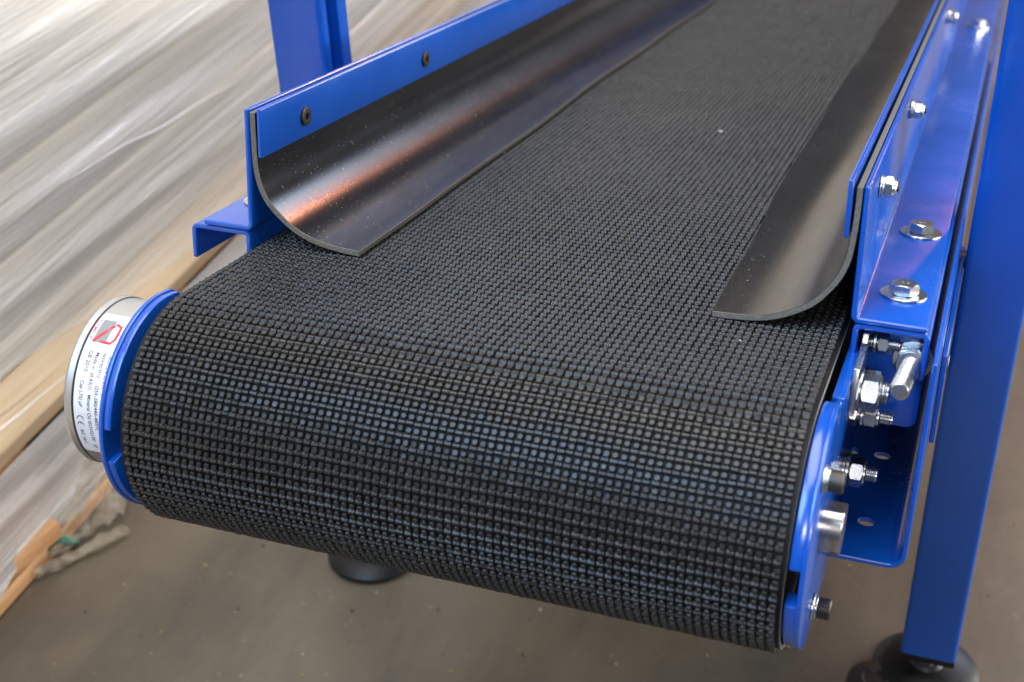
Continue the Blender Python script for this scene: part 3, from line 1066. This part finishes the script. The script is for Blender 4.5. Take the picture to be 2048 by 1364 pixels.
# the pallet under it
pallet = bpy.data.objects.new('wooden_pallet', None)
COL.objects.link(pallet)
pallet.location = (XF - 0.3, 1.2, 0)
tag(pallet, 'rough orange wood pallet on the floor under the wrapped boards', 'pallet')
PW = mat_wood('pallet_wood', (0.36, 0.18, 0.075), (0.62, 0.36, 0.17))
def pal(name, x0, x1, y0, y1, z0, z1):
    bm = bmesh.new(); box(bm, x0, x1, y0, y1, z0, z1)
    for v in bm.verts: v.co += Vector((random.uniform(-.003, .003), 0, random.uniform(0, .0015)))
    return obj_bm(name, bm, PW, pallet, bevel=0.002, frame=False)
for k in range(3):
    pal('bottom_board', -0.32 + 0.27 * k, -0.22 + 0.27 * k, -2.2, 2.4, 0.0, 0.020)
pal('bottom_board', 0.222, 0.309, -2.2, -1.06, 0.0, 0.021)
for yb in (-2.1, -1.12, -0.55, 0.3, 1.1, 1.9):
    for xb in (-0.30, -0.05, 0.19):
        pal('block', xb, xb + 0.09, yb, yb + 0.14, 0.022, 0.098)
for k in range(14):
    pal('deck_board', -0.32, 0.295, -2.25 + k * 0.34, -2.25 + k * 0.34 + 0.22, 0.100, 0.122)
# splintered plank sticking out of the broken end
bm = bmesh.new()
pts = [(0.02, -1.45), (0.04, -1.10), (0.052, -1.03), (0.030, -1.025), (0.038, -1.00), (0.0, -0.985), (-0.04, -1.0), (-0.06, -1.45)]
poly = [(0.28 + a, b) for a, b in pts]
extrude_poly(bm, poly, 2, 0.024, 0.046)
obj_bm('splintered_board', bm, PW, pallet, bevel=0.0015, frame=False)

# torn film lying on the floor at the pallet, with a bit of green strap
def crumple(name, outline_fn, nu, nv, mat, label, cat, amp, seed):
    bm = bmesh.new()
    V = {}
    for a in range(nu + 1):
        for b in range(nv + 1):
            u, v = a / nu, b / nv
            p = outline_fn(u, v)
            d = abs(noise.noise(Vector((u * 5, v * 6, seed)))) * 1.3 + 0.5 * abs(noise.noise(Vector((u * 14, v * 17, seed + 4))))
            e = noise.noise(Vector((u * 7, v * 7, seed + 8)))
            V[a, b] = bm.verts.new((p[0] + 0.006 * e, p[1] + 0.006 * noise.noise(Vector((u * 8, v * 6, seed + 12))), p[2] + amp * d))
    for a in range(nu):
        for b in range(nv):
            bm.faces.new((V[a, b], V[a + 1, b], V[a + 1, b + 1], V[a, b + 1]))
    o = obj_bm(name, bm, mat, None, frame=False)
    for mm in list(o.modifiers): o.modifiers.remove(mm)
    tag(o, label, cat)
    return o
SCR = mat_film('torn_film', 0.10, 0.62, (0.44, 0.38, 0.28), (1, 1, 1), (0, 0, 0), 40)
def lerp(a, b, t): return a + (b - a) * t
def tail(u, v):     # hangs from the stack edge down to the floor
    a = Vector((XF + 0.012, 0.24 + 0.11 * v, 0.075)); b = Vector((XF + 0.016 + 0.05 * v, 0.135 + 0.10 * v, 0.004))
    return a.lerp(b, u)
crumple('torn_film', tail, 40, 30, SCR, 'torn see-through film tail hanging from the pallet edge to the floor', 'plastic film', 0.012, 3.3)
def roll(u, v):     # rolled lip along the floor
    c = Vector((-0.822, 0.122, 0.006)).lerp(Vector((-0.766, 0.214, 0.007)), u)
    a = v * 2 * PI
    r = 0.0055 + 0.0035 * noise.noise(Vector((u * 6, 2, 2)))
    return c + Vector((math.cos(a) * r * 1.4, 0, math.sin(a) * r))
crumple('film_roll', roll, 46, 14, SCR, 'crumpled rolled-up strip of clear film lying on the floor beside the pallet', 'plastic film', 0.004, 8.1)
bm = bmesh.new()
pr = None
for k in range(13):
    t = k / 12
    c = Vector((-0.826 + 0.018 * t, 0.156 + 0.03 * t, 0.014 + 0.006 * math.sin(t * 5)))
    r = [bm.verts.new(c + Vector((-0.004, 0.003, 0.003))), bm.verts.new(c + Vector((0.004, -0.003, 0.0))),
         bm.verts.new(c + Vector((0.004, -0.003, -0.0006))), bm.verts.new(c + Vector((-0.004, 0.003, 0.0024)))]
    if pr:
        for q in range(4): bm.faces.new((pr[q], r[q], r[(q + 1) % 4], pr[(q + 1) % 4]))
    else: bm.faces.new(r)
    pr = r
bm.faces.new(pr[::-1])
st = obj_bm('strap_end', bm, mat_plain('green_strap', (0.01, 0.16, 0.12), 0.35), None, frame=False)
tag(st, 'short end of green packing strap under the torn film', 'strap')

# crumbs on the floor
bm = bmesh.new()
for k in range(420):
    x = random.uniform(-0.75, 0.35); y = random.uniform(-0.2, 1.3)
    s = random.choice([0.0007, 0.001, 0.0014, 0.002]) * random.uniform(0.7, 1.3)
    c = Vector((x, y, 0.0002))
    n = 5; ph = random.uniform(0, 6)
    ring = [bm.verts.new(c + Vector((s * math.cos(ph + 2 * PI * i / n) * random.uniform(.6, 1.5), s * math.sin(ph + 2 * PI * i / n), -0.001))) for i in range(n)]
    top = bm.verts.new(c + Vector((0, 0, s * 0.8)))
    for i in range(n): 
        f = bm.faces.new((ring[i], ring[(i + 1) % n], top)); f.material_index = k % 3
cr_ = obj_bm('floor_crumbs', bm, None, None, frame=False, smooth=False,
             mats=[mat_plain('pale_crumb', (0.30, 0.27, 0.21), 0.7), mat_plain('yellow_crumb', (0.30, 0.21, 0.09), 0.7), mat_plain('dark_crumb', (0.07, 0.06, 0.048), 0.7)])
tag(cr_, 'fine crumbs and grit scattered over the concrete floor', 'grit', kind='stuff')
